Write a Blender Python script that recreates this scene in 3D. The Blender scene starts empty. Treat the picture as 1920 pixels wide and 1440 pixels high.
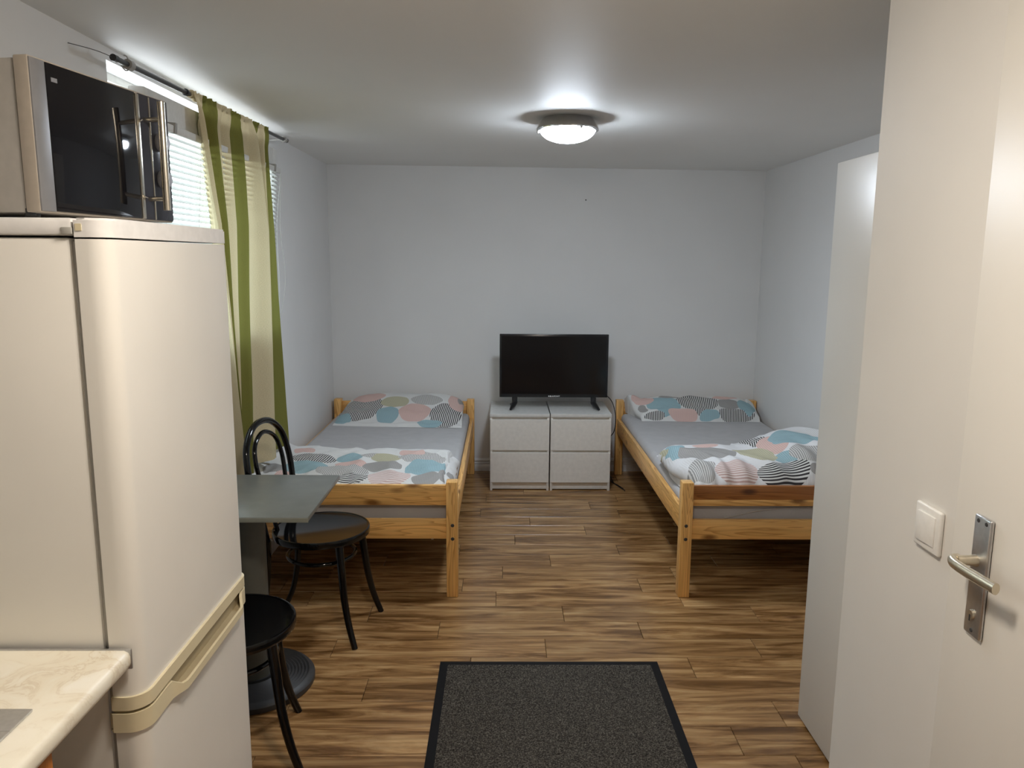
import bpy, bmesh, math, random
from mathutils import Vector, Matrix, noise
random.seed(7)
PI = math.pi
SC = bpy.context.scene
COL = SC.collection

# ------------------------------------------------------------------ camera
cam_d = bpy.data.cameras.new('camera')
cam_d.sensor_fit = 'HORIZONTAL'; cam_d.sensor_width = 36.0; cam_d.lens = 36.0 * 1440 / 1920
cam_d.clip_start = 0.02; cam_d.clip_end = 200
cam = bpy.data.objects.new('camera', cam_d); COL.objects.link(cam)
EYE = 1.6
fwd_c = Vector(((943 - 960) / 1440, (484 - 720) / 1440, 1)).normalized()   # world +Y seen in camera axes
dn_c = Vector((-0.0046, 1, 0)); dn_c = (dn_c - fwd_c * fwd_c.dot(dn_c)).normalized()
rt_c = dn_c.cross(fwd_c)
Rm = Matrix((rt_c, fwd_c, -dn_c))
cx_, cy_, cz_ = Rm.col[0], -Rm.col[1], -Rm.col[2]
M = Matrix.Identity(4)
for i in range(3):
    M[i][0] = cx_[i]; M[i][1] = cy_[i]; M[i][2] = cz_[i]
M[2][3] = EYE
cam.matrix_world = M
SC.camera = cam

# ------------------------------------------------------------------ world, exposure
SC.view_settings.view_transform = 'Standard'
SC.view_settings.look = 'None'
SC.view_settings.exposure = 0.0
SC.view_settings.gamma = 1.0
SC.view_settings.use_curve_mapping = False
w = bpy.data.worlds.new('daylight'); SC.world = w
w.use_nodes = True
nt = w.node_tree; nt.nodes.clear()
wo = nt.nodes.new('ShaderNodeOutputWorld'); bg = nt.nodes.new('ShaderNodeBackground')
tc = nt.nodes.new('ShaderNodeTexCoord'); sp = nt.nodes.new('ShaderNodeSeparateXYZ'); cr = nt.nodes.new('ShaderNodeValToRGB')
mr = nt.nodes.new('ShaderNodeMapRange'); mr.inputs[1].default_value = -1; mr.inputs[2].default_value = 1
nt.links.new(tc.outputs['Generated'], sp.inputs[0]); nt.links.new(sp.outputs[2], mr.inputs[0]); nt.links.new(mr.outputs[0], cr.inputs[0])
cr.color_ramp.elements[0].color = (0.48, 0.51, 0.54, 1)        # pale paving below the horizon
cr.color_ramp.elements[1].color = (0.62, 0.80, 1.0, 1)
e = cr.color_ramp.elements.new(0.49); e.color = (0.50, 0.54, 0.57, 1)
e = cr.color_ramp.elements.new(0.52); e.color = (0.86, 0.95, 1.0, 1)
WORLD_STRENGTH = 13.5
bg.inputs[1].default_value = WORLD_STRENGTH
nt.links.new(cr.outputs[0], bg.inputs[0]); nt.links.new(bg.outputs[0], wo.inputs[0])
ROOM_LAMP = 135.0
HALL_LAMP = 114.0
try:
    SC.cycles.use_denoising = True
    SC.cycles.max_bounces = 10; SC.cycles.diffuse_bounces = 7; SC.cycles.transmission_bounces = 6
    SC.cycles.transparent_max_bounces = 12
    SC.cycles.sample_clamp_indirect = 6
    SC.cycles.caustics_reflective = False; SC.cycles.caustics_refractive = False
except Exception:
    pass
# portal in the window opening (guides the daylight)
pl = bpy.data.lights.new('window_portal', 'AREA'); pl.shape = 'RECTANGLE'; pl.size = 1.04; pl.size_y = 1.75
pl.cycles.is_portal = True
po = bpy.data.objects.new('window_portal', pl); COL.objects.link(po)
po.location = (-1.50, 3.43, 1.70); po.rotation_euler = (0, -PI / 2, 0)

# ------------------------------------------------------------------ materials
def new_mat(name):
    m = bpy.data.materials.new(name); m.use_nodes = True
    n = m.node_tree; b = n.nodes.get('Principled BSDF')
    return m, n, b
def N(n, t, **kw):
    x = n.nodes.new(t)
    for k, v in kw.items():
        if k.startswith('i_'):
            x.inputs[k[2:].replace('_', ' ')].default_value = v
        else: setattr(x, k, v)
    return x
def L(n, a, b): n.links.new(a, b)
def ramp(n, stops, interp='LINEAR'):
    r = N(n, 'ShaderNodeValToRGB'); r.color_ramp.interpolation = interp
    el = r.color_ramp.elements
    el[0].position, el[0].color = stops[0][0], (*stops[0][1], 1)
    el[1].position, el[1].color = stops[-1][0], (*stops[-1][1], 1)
    for p, c in stops[1:-1]:
        q = el.new(p); q.color = (*c, 1)
    return r
def mix(n, fac, a, b, mode='MIX'):
    m = N(n, 'ShaderNodeMix', data_type='RGBA', blend_type=mode)
    for s, v in ((0, fac), (6, a), (7, b)):
        if isinstance(v, (int, float)): m.inputs[s].default_value = v
        elif isinstance(v, tuple): m.inputs[s].default_value = (*v, 1)
        else: L(n, v, m.inputs[s])
    return m.outputs[2]
def coords(n, scale=(1, 1, 1), rot=(0, 0, 0), out='Object', rnd=False, loc=(0, 0, 0)):
    t = N(n, 'ShaderNodeTexCoord'); mp = N(n, 'ShaderNodeMapping')
    mp.inputs['Scale'].default_value = scale; mp.inputs['Rotation'].default_value = rot; mp.inputs['Location'].default_value = loc
    src = t.outputs[out]
    if rnd:
        oi = N(n, 'ShaderNodeObjectInfo'); m1 = N(n, 'ShaderNodeMath', operation='MULTIPLY'); m1.inputs[1].default_value = 37.0
        L(n, oi.outputs['Random'], m1.inputs[0])
        a = N(n, 'ShaderNodeVectorMath', operation='ADD'); L(n, src, a.inputs[0]); L(n, m1.outputs[0], a.inputs[1]); src = a.outputs[0]
    L(n, src, mp.inputs[0]); return mp.outputs[0]
def bump(n, b, h, strength=0.2, dist=0.002):
    bp = N(n, 'ShaderNodeBump'); bp.inputs['Strength'].default_value = strength; bp.inputs['Distance'].default_value = dist
    L(n, h, bp.inputs['Height']); L(n, bp.outputs[0], b.inputs['Normal'])
def plain(name, col, rough=0.5, metal=0.0, nscale=40, var=0.04, bmp=0.0, coat=0.0, spec=0.5, bd=0.001):
    m, n, b = new_mat(name)
    v = coords(n); no = N(n, 'ShaderNodeTexNoise'); no.inputs['Scale'].default_value = nscale; no.inputs['Detail'].default_value = 4
    L(n, v, no.inputs[0])
    c1 = tuple(max(0, x * (1 - var)) for x in col); c2 = tuple(min(1, x * (1 + var)) for x in col)
    r = ramp(n, [(0.35, c1), (0.65, c2)]); L(n, no.outputs[0], r.inputs[0]); L(n, r.outputs[0], b.inputs['Base Color'])
    b.inputs['Roughness'].default_value = rough; b.inputs['Metallic'].default_value = metal
    b.inputs['Specular IOR Level'].default_value = spec; b.inputs['Coat Weight'].default_value = coat
    if bmp: bump(n, b, no.outputs[0], bmp, bd)
    return m
def pine(name, axis, light=(0.82, 0.49, 0.175), dark=(0.42, 0.18, 0.04), knots=True, seed=0.0):
    m, n, b = new_mat(name)
    s = [16.0, 16.0, 16.0]; s['xyz'.index(axis)] = 1.1
    v = coords(n, scale=tuple(s), rnd=True, loc=(seed, seed * 2, 0))
    no = N(n, 'ShaderNodeTexNoise'); no.inputs['Scale'].default_value = 1.0; no.inputs['Detail'].default_value = 2; no.inputs['Distortion'].default_value = 0.4
    L(n, v, no.inputs[0])
    mu = N(n, 'ShaderNodeMath', operation='MULTIPLY'); mu.inputs[1].default_value = 15.0; L(n, no.outputs[0], mu.inputs[0])
    fr = N(n, 'ShaderNodeMath', operation='FRACT'); L(n, mu.outputs[0], fr.inputs[0])
    mid = tuple(light[i] * .38 + dark[i] * .62 for i in range(3))
    r = ramp(n, [(0.0, light), (0.55, tuple(x * 0.93 for x in light)), (0.86, mid), (0.93, mid), (1.0, light)]); L(n, fr.outputs[0], r.inputs[0])
    n2 = N(n, 'ShaderNodeTexNoise'); n2.inputs['Scale'].default_value = 1.6; n2.inputs['Detail'].default_value = 3; L(n, v, n2.inputs[0])
    r2 = ramp(n, [(0.35, (1.12, 1.1, 1.05)), (0.7, (0.82, 0.78, 0.7))]); L(n, n2.outputs[0], r2.inputs[0])
    c = mix(n, 1.0, r.outputs[0], r2.outputs[0], 'MULTIPLY')
    if knots:
        s3 = [9.0, 9.0, 9.0]; s3['xyz'.index(axis)] = 3.6
        v3 = coords(n, scale=tuple(s3), rnd=True, loc=(seed * 3, 1.3, seed))
        vo = N(n, 'ShaderNodeTexVoronoi'); vo.inputs['Scale'].default_value = 0.95; vo.inputs['Randomness'].default_value = 1.0
        L(n, v3, vo.inputs[0])
        r3 = ramp(n, [(0.06, (1, 1, 1)), (0.17, (0, 0, 0))]); L(n, vo.outputs['Distance'], r3.inputs[0])
        c = mix(n, r3.outputs[0], c, tuple(x * 0.55 for x in dark))
    L(n, c, b.inputs['Base Color']); b.inputs['Roughness'].default_value = 0.38; b.inputs['Coat Weight'].default_value = 0.15
    return m
def laminate():
    m, n, b = new_mat('laminate_floor')
    v = coords(n, scale=(1.5, 13, 13), rnd=True)
    no = N(n, 'ShaderNodeTexNoise'); no.inputs['Scale'].default_value = 1.5; no.inputs['Detail'].default_value = 7; no.inputs['Roughness'].default_value = 0.62; no.inputs['Distortion'].default_value = 0.9
    L(n, v, no.inputs[0])
    r = ramp(n, [(0.22, (0.065, 0.030, 0.010)), (0.39, (0.160, 0.080, 0.027)), (0.5, (0.295, 0.162, 0.066)), (0.60, (0.41, 0.248, 0.110)), (0.76, (0.58, 0.39, 0.195))]); L(n, no.outputs[0], r.inputs[0])
    v2 = coords(n, scale=(2.2, 60, 60), rnd=True)
    n2 = N(n, 'ShaderNodeTexNoise'); n2.inputs['Scale'].default_value = 1.2; n2.inputs['Detail'].default_value = 3; L(n, v2, n2.inputs[0])
    r2 = ramp(n, [(0.3, (0.74, 0.72, 0.68)), (0.7, (1.18, 1.18, 1.16))]); L(n, n2.outputs[0], r2.inputs[0])
    c = mix(n, 1.0, r.outputs[0], r2.outputs[0], 'MULTIPLY')
    v3 = coords(n, scale=(3.0, 8, 8), rnd=True); vo = N(n, 'ShaderNodeTexVoronoi'); vo.inputs['Scale'].default_value = 0.9; L(n, v3, vo.inputs[0])
    r3 = ramp(n, [(0.03, (1, 1, 1)), (0.16, (0, 0, 0))]); L(n, vo.outputs['Distance'], r3.inputs[0])
    c = mix(n, r3.outputs[0], c, (0.13, 0.06, 0.025))
    oi = N(n, 'ShaderNodeObjectInfo'); r4 = ramp(n, [(0, (0.86, 0.85, 0.84)), (1, (1.12, 1.12, 1.12))]); L(n, oi.outputs['Random'], r4.inputs[0])
    c = mix(n, 1.0, c, r4.outputs[0], 'MULTIPLY')
    L(n, c, b.inputs['Base Color'])
    b.inputs['Roughness'].default_value = 0.27; b.inputs['Specular IOR Level'].default_value = 0.5
    bump(n, b, n2.outputs[0], 0.06, 0.0006)
    return m
def marble_laminate():
    m, n, b = new_mat('marbled_worktop')
    v = coords(n, scale=(1, 1, 1))
    n0 = N(n, 'ShaderNodeTexNoise'); n0.inputs['Scale'].default_value = 11; n0.inputs['Detail'].default_value = 9; n0.inputs['Roughness'].default_value = 0.62; n0.inputs['Distortion'].default_value = 1.2
    L(n, v, n0.inputs[0])
    r = ramp(n, [(0.30, (0.80, 0.77, 0.66)), (0.45, (0.77, 0.71, 0.58)), (0.485, (0.66, 0.58, 0.45)), (0.51, (0.78, 0.73, 0.61)), (0.62, (0.83, 0.80, 0.71)), (0.8, (0.84, 0.82, 0.75))]); L(n, n0.outputs[0], r.inputs[0])
    n1 = N(n, 'ShaderNodeTexNoise'); n1.inputs['Scale'].default_value = 3; n1.inputs['Detail'].default_value = 3; L(n, v, n1.inputs[0])
    r1 = ramp(n, [(0.35, (1, 1, 1)), (0.65, (0, 0, 0))]); L(n, n1.outputs[0], r1.inputs[0])
    c = mix(n, r1.outputs[0], r.outputs[0], (0.86, 0.82, 0.70))
    L(n, c, b.inputs['Base Color']); b.inputs['Roughness'].default_value = 0.35
    return m
def curtain_mat():
    m, n, b = new_mat('striped_sheer_curtain')
    uv = N(n, 'ShaderNodeUVMap'); sp = N(n, 'ShaderNodeSeparateXYZ'); L(n, uv.outputs[0], sp.inputs[0])
    mo = N(n, 'ShaderNodeMath', operation='FLOORED_MODULO'); mo.inputs[1].default_value = 2.0; L(n, sp.outputs[0], mo.inputs[0])
    gt = N(n, 'ShaderNodeMath', operation='GREATER_THAN'); gt.inputs[1].default_value = 1.0; L(n, mo.outputs[0], gt.inputs[0])
    c = mix(n, gt.outputs[0], (0.60, 0.51, 0.33), (0.19, 0.185, 0.05))
    mp = N(n, 'ShaderNodeMapping'); mp.inputs['Scale'].default_value = (40, 900, 1); L(n, uv.outputs[0], mp.inputs[0])
    no = N(n, 'ShaderNodeTexNoise'); no.inputs['Scale'].default_value = 1.0; no.inputs['Detail'].default_value = 2; L(n, mp.outputs[0], no.inputs[0])
    r = ramp(n, [(0.35, (0.88, 0.88, 0.88)), (0.65, (1.08, 1.08, 1.08))]); L(n, no.outputs[0], r.inputs[0])
    c = mix(n, 1.0, c, r.outputs[0], 'MULTIPLY')
    df = N(n, 'ShaderNodeBsdfDiffuse'); tr = N(n, 'ShaderNodeBsdfTranslucent'); ms = N(n, 'ShaderNodeMixShader'); ms.inputs[0].default_value = 0.22
    L(n, c, df.inputs[0]); L(n, c, tr.inputs[0]); L(n, df.outputs[0], ms.inputs[1]); L(n, tr.outputs[0], ms.inputs[2])
    tp = N(n, 'ShaderNodeBsdfTransparent'); L(n, c, tp.inputs[0]); m2 = N(n, 'ShaderNodeMixShader'); m2.inputs[0].default_value = 0.035
    L(n, ms.outputs[0], m2.inputs[1]); L(n, tp.outputs[0], m2.inputs[2])
    L(n, m2.outputs[0], n.nodes['Material Output'].inputs[0]); n.nodes.remove(b)
    return m
def slat_mat():
    m, n, b = new_mat('blind_slat')
    df = N(n, 'ShaderNodeBsdfDiffuse'); tr = N(n, 'ShaderNodeBsdfTranslucent'); ms = N(n, 'ShaderNodeMixShader'); ms.inputs[0].default_value = 0.25
    v = coords(n); no = N(n, 'ShaderNodeTexNoise'); no.inputs['Scale'].default_value = 30; L(n, v, no.inputs[0])
    r = ramp(n, [(0.3, (0.50, 0.50, 0.48)), (0.7, (0.56, 0.56, 0.54))]); L(n, no.outputs[0], r.inputs[0])
    L(n, r.outputs[0], df.inputs[0]); L(n, r.outputs[0], tr.inputs[0]); L(n, df.outputs[0], ms.inputs[1]); L(n, tr.outputs[0], ms.inputs[2])
    L(n, ms.outputs[0], n.nodes['Material Output'].inputs[0]); n.nodes.remove(b)
    return m
def emis(name, col, strength):
    m, n, b = new_mat(name)
    v = coords(n); no = N(n, 'ShaderNodeTexNoise'); no.inputs['Scale'].default_value = 12; L(n, v, no.inputs[0])
    r = ramp(n, [(0.3, tuple(x * .97 for x in col)), (0.7, col)]); L(n, no.outputs[0], r.inputs[0])
    L(n, r.outputs[0], b.inputs['Emission Color']); b.inputs['Emission Strength'].default_value = strength
    b.inputs['Base Color'].default_value = (0.85, 0.85, 0.85, 1); b.inputs['Roughness'].default_value = 0.2
    return m
KC = dict(blue=(0.29, 0.42, 0.46), pink=(0.62, 0.44, 0.40), beige=(0.45, 0.43, 0.31), gray=(0.34, 0.33, 0.32))
def textile(name, ell, hatch_rot=0.25, base=(0.66, 0.66, 0.65)):
    """cotton print: outlined pebbles filled with hatch, coordinates are metres in the UV map"""
    m, n, b = new_mat(name)
    uv = N(n, 'ShaderNodeUVMap').outputs[0]
    no = N(n, 'ShaderNodeTexNoise'); no.inputs['Scale'].default_value = 9; no.inputs['Detail'].default_value = 1; L(n, uv, no.inputs[0])
    sb = N(n, 'ShaderNodeVectorMath', operation='SUBTRACT'); sb.inputs[1].default_value = (.5, .5, .5); L(n, no.outputs['Color'], sb.inputs[0])
    sc = N(n, 'ShaderNodeVectorMath', operation='SCALE'); sc.inputs['Scale'].default_value = 0.035; L(n, sb.outputs[0], sc.inputs[0])
    ad = N(n, 'ShaderNodeVectorMath', operation='ADD'); L(n, uv, ad.inputs[0]); L(n, sc.outputs[0], ad.inputs[1])
    wv = ad.outputs[0]
    def hatch(rot, scale, lo, hi, dist=1.1, dscale=.7):
        mp = N(n, 'ShaderNodeMapping'); mp.inputs['Rotation'].default_value = (0, 0, rot); L(n, uv, mp.inputs[0])
        w_ = N(n, 'ShaderNodeTexWave'); w_.inputs['Scale'].default_value = scale; w_.inputs['Distortion'].default_value = dist
        w_.inputs['Detail Scale'].default_value = dscale; w_.inputs['Detail'].default_value = 1
        L(n, mp.outputs[0], w_.inputs[0])
        r = ramp(n, [(lo, (0, 0, 0)), (hi, (1, 1, 1))]); L(n, w_.outputs['Fac'], r.inputs[0]); return r.outputs[0]
    h1 = hatch(hatch_rot, 27, 0.42, 0.62)
    h2 = hatch(hatch_rot + 1.45, 22, 0.42, 0.60)
    h3 = hatch(hatch_rot - 0.1, 38, 0.3, 0.7)
    white = (0.68, 0.68, 0.66)
    fills = {
        'dark': mix(n, h1, (0.045, 0.042, 0.045), white),
        'darkh': mix(n, h2, (0.045, 0.042, 0.045), white),
        'grayh': mix(n, h3, (0.27, 0.265, 0.26), (0.60, 0.59, 0.57)),
        'gray': mix(n, h3, tuple(x * .88 for x in KC['gray']), KC['gray']),
        'blue': mix(n, h3, tuple(x * .9 for x in KC['blue']), tuple(min(1, x * 1.1) for x in KC['blue'])),
        'pink': mix(n, h3, tuple(x * .93 for x in KC['pink']), tuple(min(1, x * 1.07) for x in KC['pink'])),
        'pinkh': mix(n, h2, tuple(x * .8 for x in KC['pink']), (0.74, 0.66, 0.64)),
        'beige': mix(n, h3, tuple(x * .9 for x in KC['beige']), tuple(min(1, x * 1.1) for x in KC['beige'])),
    }
    nz = N(n, 'ShaderNodeTexNoise'); nz.inputs['Scale'].default_value = 2.5; L(n, uv, nz.inputs[0])
    rz = ramp(n, [(0.5, (0, 0, 0)), (0.56, (1, 1, 1))]); L(n, nz.outputs[0], rz.inputs[0])
    mm = mix(n, 1.0, rz.outputs[0], h3, 'MULTIPLY')
    c = mix(n, mm, base, (0.60, 0.60, 0.59))
    for (x, y, rx, ry, a, k) in ell:
        mp = N(n, 'ShaderNodeMapping', vector_type='TEXTURE')
        mp.inputs['Location'].default_value = (x, y, 0); mp.inputs['Rotation'].default_value = (0, 0, a); mp.inputs['Scale'].default_value = (rx, ry, 1)
        L(n, wv, mp.inputs[0])
        ln = N(n, 'ShaderNodeVectorMath', operation='LENGTH'); L(n, mp.outputs[0], ln.inputs[0])
        lt = N(n, 'ShaderNodeMath', operation='LESS_THAN'); lt.inputs[1].default_value = 1.0; L(n, ln.outputs['Value'], lt.inputs[0])
        c = mix(n, lt.outputs[0], c, fills[k])
    L(n, c, b.inputs['Base Color']); b.inputs['Roughness'].default_value = 0.9; b.inputs['Specular IOR Level'].default_value = 0.15
    fn = N(n, 'ShaderNodeTexNoise'); fn.inputs['Scale'].default_value = 14; fn.inputs['Detail'].default_value = 4; L(n, uv, fn.inputs[0])
    bump(n, b, fn.outputs[0], 0.6, 0.016)
    return m

WALLM = plain('white_wall_paint', (0.70, 0.70, 0.695), 0.75, nscale=3, var=0.012, bmp=0.08, spec=0.25, bd=0.003)
CEILM = plain('ceiling_paint', (0.76, 0.755, 0.735), 0.6, nscale=2, var=0.012, bmp=0.05, spec=0.3, bd=0.003)
BASEM = plain('white_gloss_trim', (0.66, 0.67, 0.68), 0.35)
FLOORM = laminate()
FRIDGE = plain('fridge_enamel', (0.81, 0.79, 0.74), 0.32, nscale=3, var=0.02, bmp=0.25, bd=0.006)
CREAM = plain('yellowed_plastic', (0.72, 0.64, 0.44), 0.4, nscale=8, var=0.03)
CREAMD = plain('yellowed_plastic_shaded', (0.42, 0.35, 0.22), 0.5, nscale=8, var=0.05)  # darker copy of the yellowed plastic, the shade inside the handle recess put into its colour
CAPW = plain('white_plastic', (0.80, 0.79, 0.78), 0.3)
GASK = plain('gray_gasket', (0.42, 0.41, 0.38), 0.6)
SILVER = plain('silver_paint', (0.25, 0.25, 0.26), 0.42, metal=0.4)
MWFR = plain('warm_silver_frame', (0.42, 0.37, 0.31), 0.5, metal=0.1)
MWSIDE = plain('microwave_side_paint', (0.40, 0.38, 0.35), 0.45, metal=0.2)
STEEL = plain('brushed_steel', (0.62, 0.58, 0.50), 0.27, metal=1.0, nscale=90)
DARKGLASS = plain('black_glass', (0.006, 0.006, 0.008), 0.05, nscale=5, spec=0.35)
BLACKPL = plain('black_plastic', (0.012, 0.012, 0.013), 0.4)
PANELD = plain('dark_blue_gray_panel', (0.035, 0.037, 0.05), 0.12)
CHROME = plain('chrome', (0.75, 0.75, 0.76), 0.08, metal=1.0)
ALU = plain('satin_aluminium', (0.62, 0.62, 0.62), 0.3, metal=0.9, nscale=120)
NICKEL = plain('champagne_nickel', (0.66, 0.60, 0.48), 0.3, metal=0.9, nscale=120)
TABLEM = plain('gray_green_tabletop', (0.150, 0.152, 0.135), 0.33, nscale=12, var=0.08)
TABLEE = plain('gray_table_edge', (0.21, 0.215, 0.18), 0.4)
IRON = plain('dark_gray_cast_iron', (0.035, 0.035, 0.036), 0.5, nscale=60, bmp=0.2)
COLM = plain('gray_table_column', (0.10, 0.10, 0.085), 0.45)
BLACKW = plain('black_lacquered_bentwood', (0.003, 0.003, 0.0035), 0.09, nscale=20, var=0, spec=0.4)
SHEET = plain('gray_jersey_sheet', (0.45, 0.445, 0.45), 0.9, nscale=14, var=0.03, bmp=0.2, spec=0.15, bd=0.006)
MATT = plain('mattress_ticking', (0.48, 0.46, 0.44), 0.9, nscale=14, spec=0.15)
DRESW = plain('white_foil_front', (0.70, 0.68, 0.64), 0.42)
DREST = plain('white_gloss_top', (0.62, 0.62, 0.60), 0.12)
WARDM = plain('white_wardrobe_panel', (0.70, 0.68, 0.63), 0.35, nscale=3, var=0.01)
DOORM = plain('white_painted_door', (0.76, 0.73, 0.67), 0.4, nscale=4, var=0.012)
SWITCH = plain('switch_plastic', (0.80, 0.79, 0.76), 0.3)
RUBBER = plain('black_rubber', (0.006, 0.006, 0.007), 0.7, bmp=0.1, spec=0.2)
SASH = plain('window_frame_plastic', (0.60, 0.59, 0.56), 0.45)
BRACKET = plain('bracket_plastic', (0.30, 0.29, 0.27), 0.4)
RODM = plain('dark_gray_rod', (0.07, 0.07, 0.07), 0.35, metal=0.6)
CORDM = plain('white_cord', (0.6, 0.6, 0.58), 0.8)
ORANGEW = pine('orange_cabinet_wood', 'z', (0.42, 0.15, 0.03), (0.25, 0.07, 0.01), knots=False)
PX = pine('pine_along_x', 'x'); PY = pine('pine_along_y', 'y', seed=1.7); PZ = pine('pine_along_z', 'z', seed=0.6, knots=False)
PXD = pine('reddish_pine', 'x', (0.36, 0.145, 0.04), (0.16, 0.05, 0.012), seed=3.1)
LAMPG = emis('lamp_glass_cool', (0.80, 0.89, 1.0), ROOM_LAMP)
LAMPH = emis('lamp_glass_warm', (1.0, 0.89, 0.76), HALL_LAMP)
CURT = curtain_mat(); SLAT = slat_mat(); MARB = marble_laminate()
def glass_mat():
    m, n, b = new_mat('window_glass')
    g = N(n, 'ShaderNodeBsdfGlossy'); g.inputs['Roughness'].default_value = 0.02
    t = N(n, 'ShaderNodeBsdfTransparent'); t.inputs[0].default_value = (0.95, 0.98, 0.97, 1)
    f = N(n, 'ShaderNodeLayerWeight'); f.inputs[0].default_value = 0.08; ms = N(n, 'ShaderNodeMixShader')
    L(n, f.outputs['Facing'], ms.inputs[0]); L(n, t.outputs[0], ms.inputs[1]); L(n, g.outputs[0], ms.inputs[2])
    L(n, ms.outputs[0], n.nodes['Material Output'].inputs[0]); n.nodes.remove(b); return m
GLASS = glass_mat()
def pile_mat():
    m, n, b = new_mat('charcoal_mat_pile')
    v = coords(n); no = N(n, 'ShaderNodeTexNoise'); no.inputs['Scale'].default_value = 230; no.inputs['Detail'].default_value = 3; L(n, v, no.inputs[0])
    r = ramp(n, [(0.30, (0.010, 0.009, 0.008)), (0.5, (0.055, 0.048, 0.040)), (0.72, (0.17, 0.155, 0.13))]); L(n, no.outputs[0], r.inputs[0]); L(n, r.outputs[0], b.inputs['Base Color'])
    b.inputs['Roughness'].default_value = 0.95; b.inputs['Specular IOR Level'].default_value = 0.1
    bump(n, b, no.outputs[0], 0.8, 0.004); return m
PILE = pile_mat()

# ------------------------------------------------------------------ mesh helpers
def box(bm, x0, x1, y0, y1, z0, z1, bev=0.0, seg=2, mat=None):
    t = bmesh.new()
    bmesh.ops.create_cube(t, size=1)
    for v in t.verts:
        v.co = Vector((x0 + (v.co.x + .5) * (x1 - x0), y0 + (v.co.y + .5) * (y1 - y0), z0 + (v.co.z + .5) * (z1 - z0)))
    if bev > 0: bmesh.ops.bevel(t, geom=list(t.edges), offset=bev, segments=seg, profile=0.5, affect='EDGES')
    merge(bm, t, mat); return bm
def merge(bm, t, mat=None):
    if mat is not None: t.transform(mat)
    me = bpy.data.meshes.new('tmp'); t.to_mesh(me); t.free(); bm.from_mesh(me); bpy.data.meshes.remove(me)
def tube(bm, pts, r, seg=12, closed=False, cap=True):
    pts = [Vector(p) for p in pts]; n = len(pts); rs = r if isinstance(r, (list, tuple)) else [r] * n
    rings = []; prev = None
    for i in range(n):
        a = pts[(i - 1) % n] if (closed or i > 0) else pts[i]; b_ = pts[(i + 1) % n] if (closed or i < n - 1) else pts[i]
        d = (b_ - a).normalized()
        if prev is None:
            up = Vector((0, 0, 1)) if abs(d.z) < .9 else Vector((1, 0, 0)); u = d.cross(up).normalized()
        else: u = (prev - d * prev.dot(d)).normalized()
        prev = u; v = d.cross(u)
        rings.append([bm.verts.new(pts[i] + (u * math.cos(2 * PI * k / seg) + v * math.sin(2 * PI * k / seg)) * rs[i]) for k in range(seg)])
    for i in range(n if closed else n - 1):
        A, B = rings[i], rings[(i + 1) % n]
        for k in range(seg): bm.faces.new((A[k], A[(k + 1) % seg], B[(k + 1) % seg], B[k]))
    if cap and not closed: bm.faces.new(rings[0][::-1]); bm.faces.new(rings[-1])
    return bm
def lathe(bm, prof, c=(0, 0, 0), seg=40, mat=None):
    t = bmesh.new(); rings = []
    for (r, z) in prof:
        if r < 1e-5: rings.append([t.verts.new((0, 0, z))])
        else: rings.append([t.verts.new((r * math.cos(2 * PI * k / seg), r * math.sin(2 * PI * k / seg), z)) for k in range(seg)])
    for A, B in zip(rings, rings[1:]):
        for k in range(seg):
            a, b_ = A[k % len(A)], A[(k + 1) % len(A)]; c_, d = B[(k + 1) % len(B)], B[k % len(B)]
            vs = [];
            for x in (a, b_, c_, d):
                if x not in vs: vs.append(x)
            if len(vs) > 2: t.faces.new(vs)
    bmesh.ops.recalc_face_normals(t, faces=list(t.faces))
    t.transform(Matrix.Translation(c)); merge(bm, t, mat); return bm
def spline(pts, n=8):
    P = [Vector(p) for p in pts]; out = []
    for i in range(len(P) - 1):
        p0 = P[max(i - 1, 0)]; p1 = P[i]; p2 = P[i + 1]; p3 = P[min(i + 2, len(P) - 1)]
        for k in range(n):
            t = k / n
            out.append(0.5 * ((2 * p1) + (-p0 + p2) * t + (2 * p0 - 5 * p1 + 4 * p2 - p3) * t * t + (-p0 + 3 * p1 - 3 * p2 + p3) * t ** 3))
    out.append(P[-1]); return out
def obj(name, bm, m, parent=None, smooth=True, recalc=True, angle=38):
    if recalc: bmesh.ops.recalc_face_normals(bm, faces=list(bm.faces))
    me = bpy.data.meshes.new(name); bm.to_mesh(me); bm.free()
    if smooth:
        for p in me.polygons: p.use_smooth = True
        me.set_sharp_from_angle(angle=math.radians(angle))
    for mm in (m if isinstance(m, (list, tuple)) else [m]): me.materials.append(mm)
    o = bpy.data.objects.new(name, me); COL.objects.link(o)
    if parent is not None: o.parent = parent
    return o
def B(): return bmesh.new()
def tag(o, label, cat, group=None, kind=None):
    o['label'] = label
    if cat: o['category'] = cat
    if group: o['group'] = group
    if kind: o['kind'] = kind
    return o
def thing(name, label, cat, loc=(0, 0, 0), rz=0, group=None):
    o = bpy.data.objects.new(name, None); COL.objects.link(o); o.location = loc; o.rotation_euler = (0, 0, rz)
    o.empty_display_size = 0.1
    return tag(o, label, cat, group)
def struct(name, bm, m, label=None, parent=None, **k):
    o = obj(name, bm, m, parent, **k)
    if parent is None: o['kind'] = 'structure'
    if label: o['label'] = label
    return o
def copy_tree(o, parent=None):
    c = o.copy(); COL.objects.link(c)
    if parent is not None: c.parent = parent
    for ch in list(o.children): copy_tree(ch, c)
    return c
def part(parent, name, mat, *boxes, bev=0.002, label=None):
    bm = B()
    for b_ in boxes: box(bm, *b_, bev=bev)
    o = obj(name, bm, mat, parent)
    if label: o['label'] = label
    return o

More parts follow.
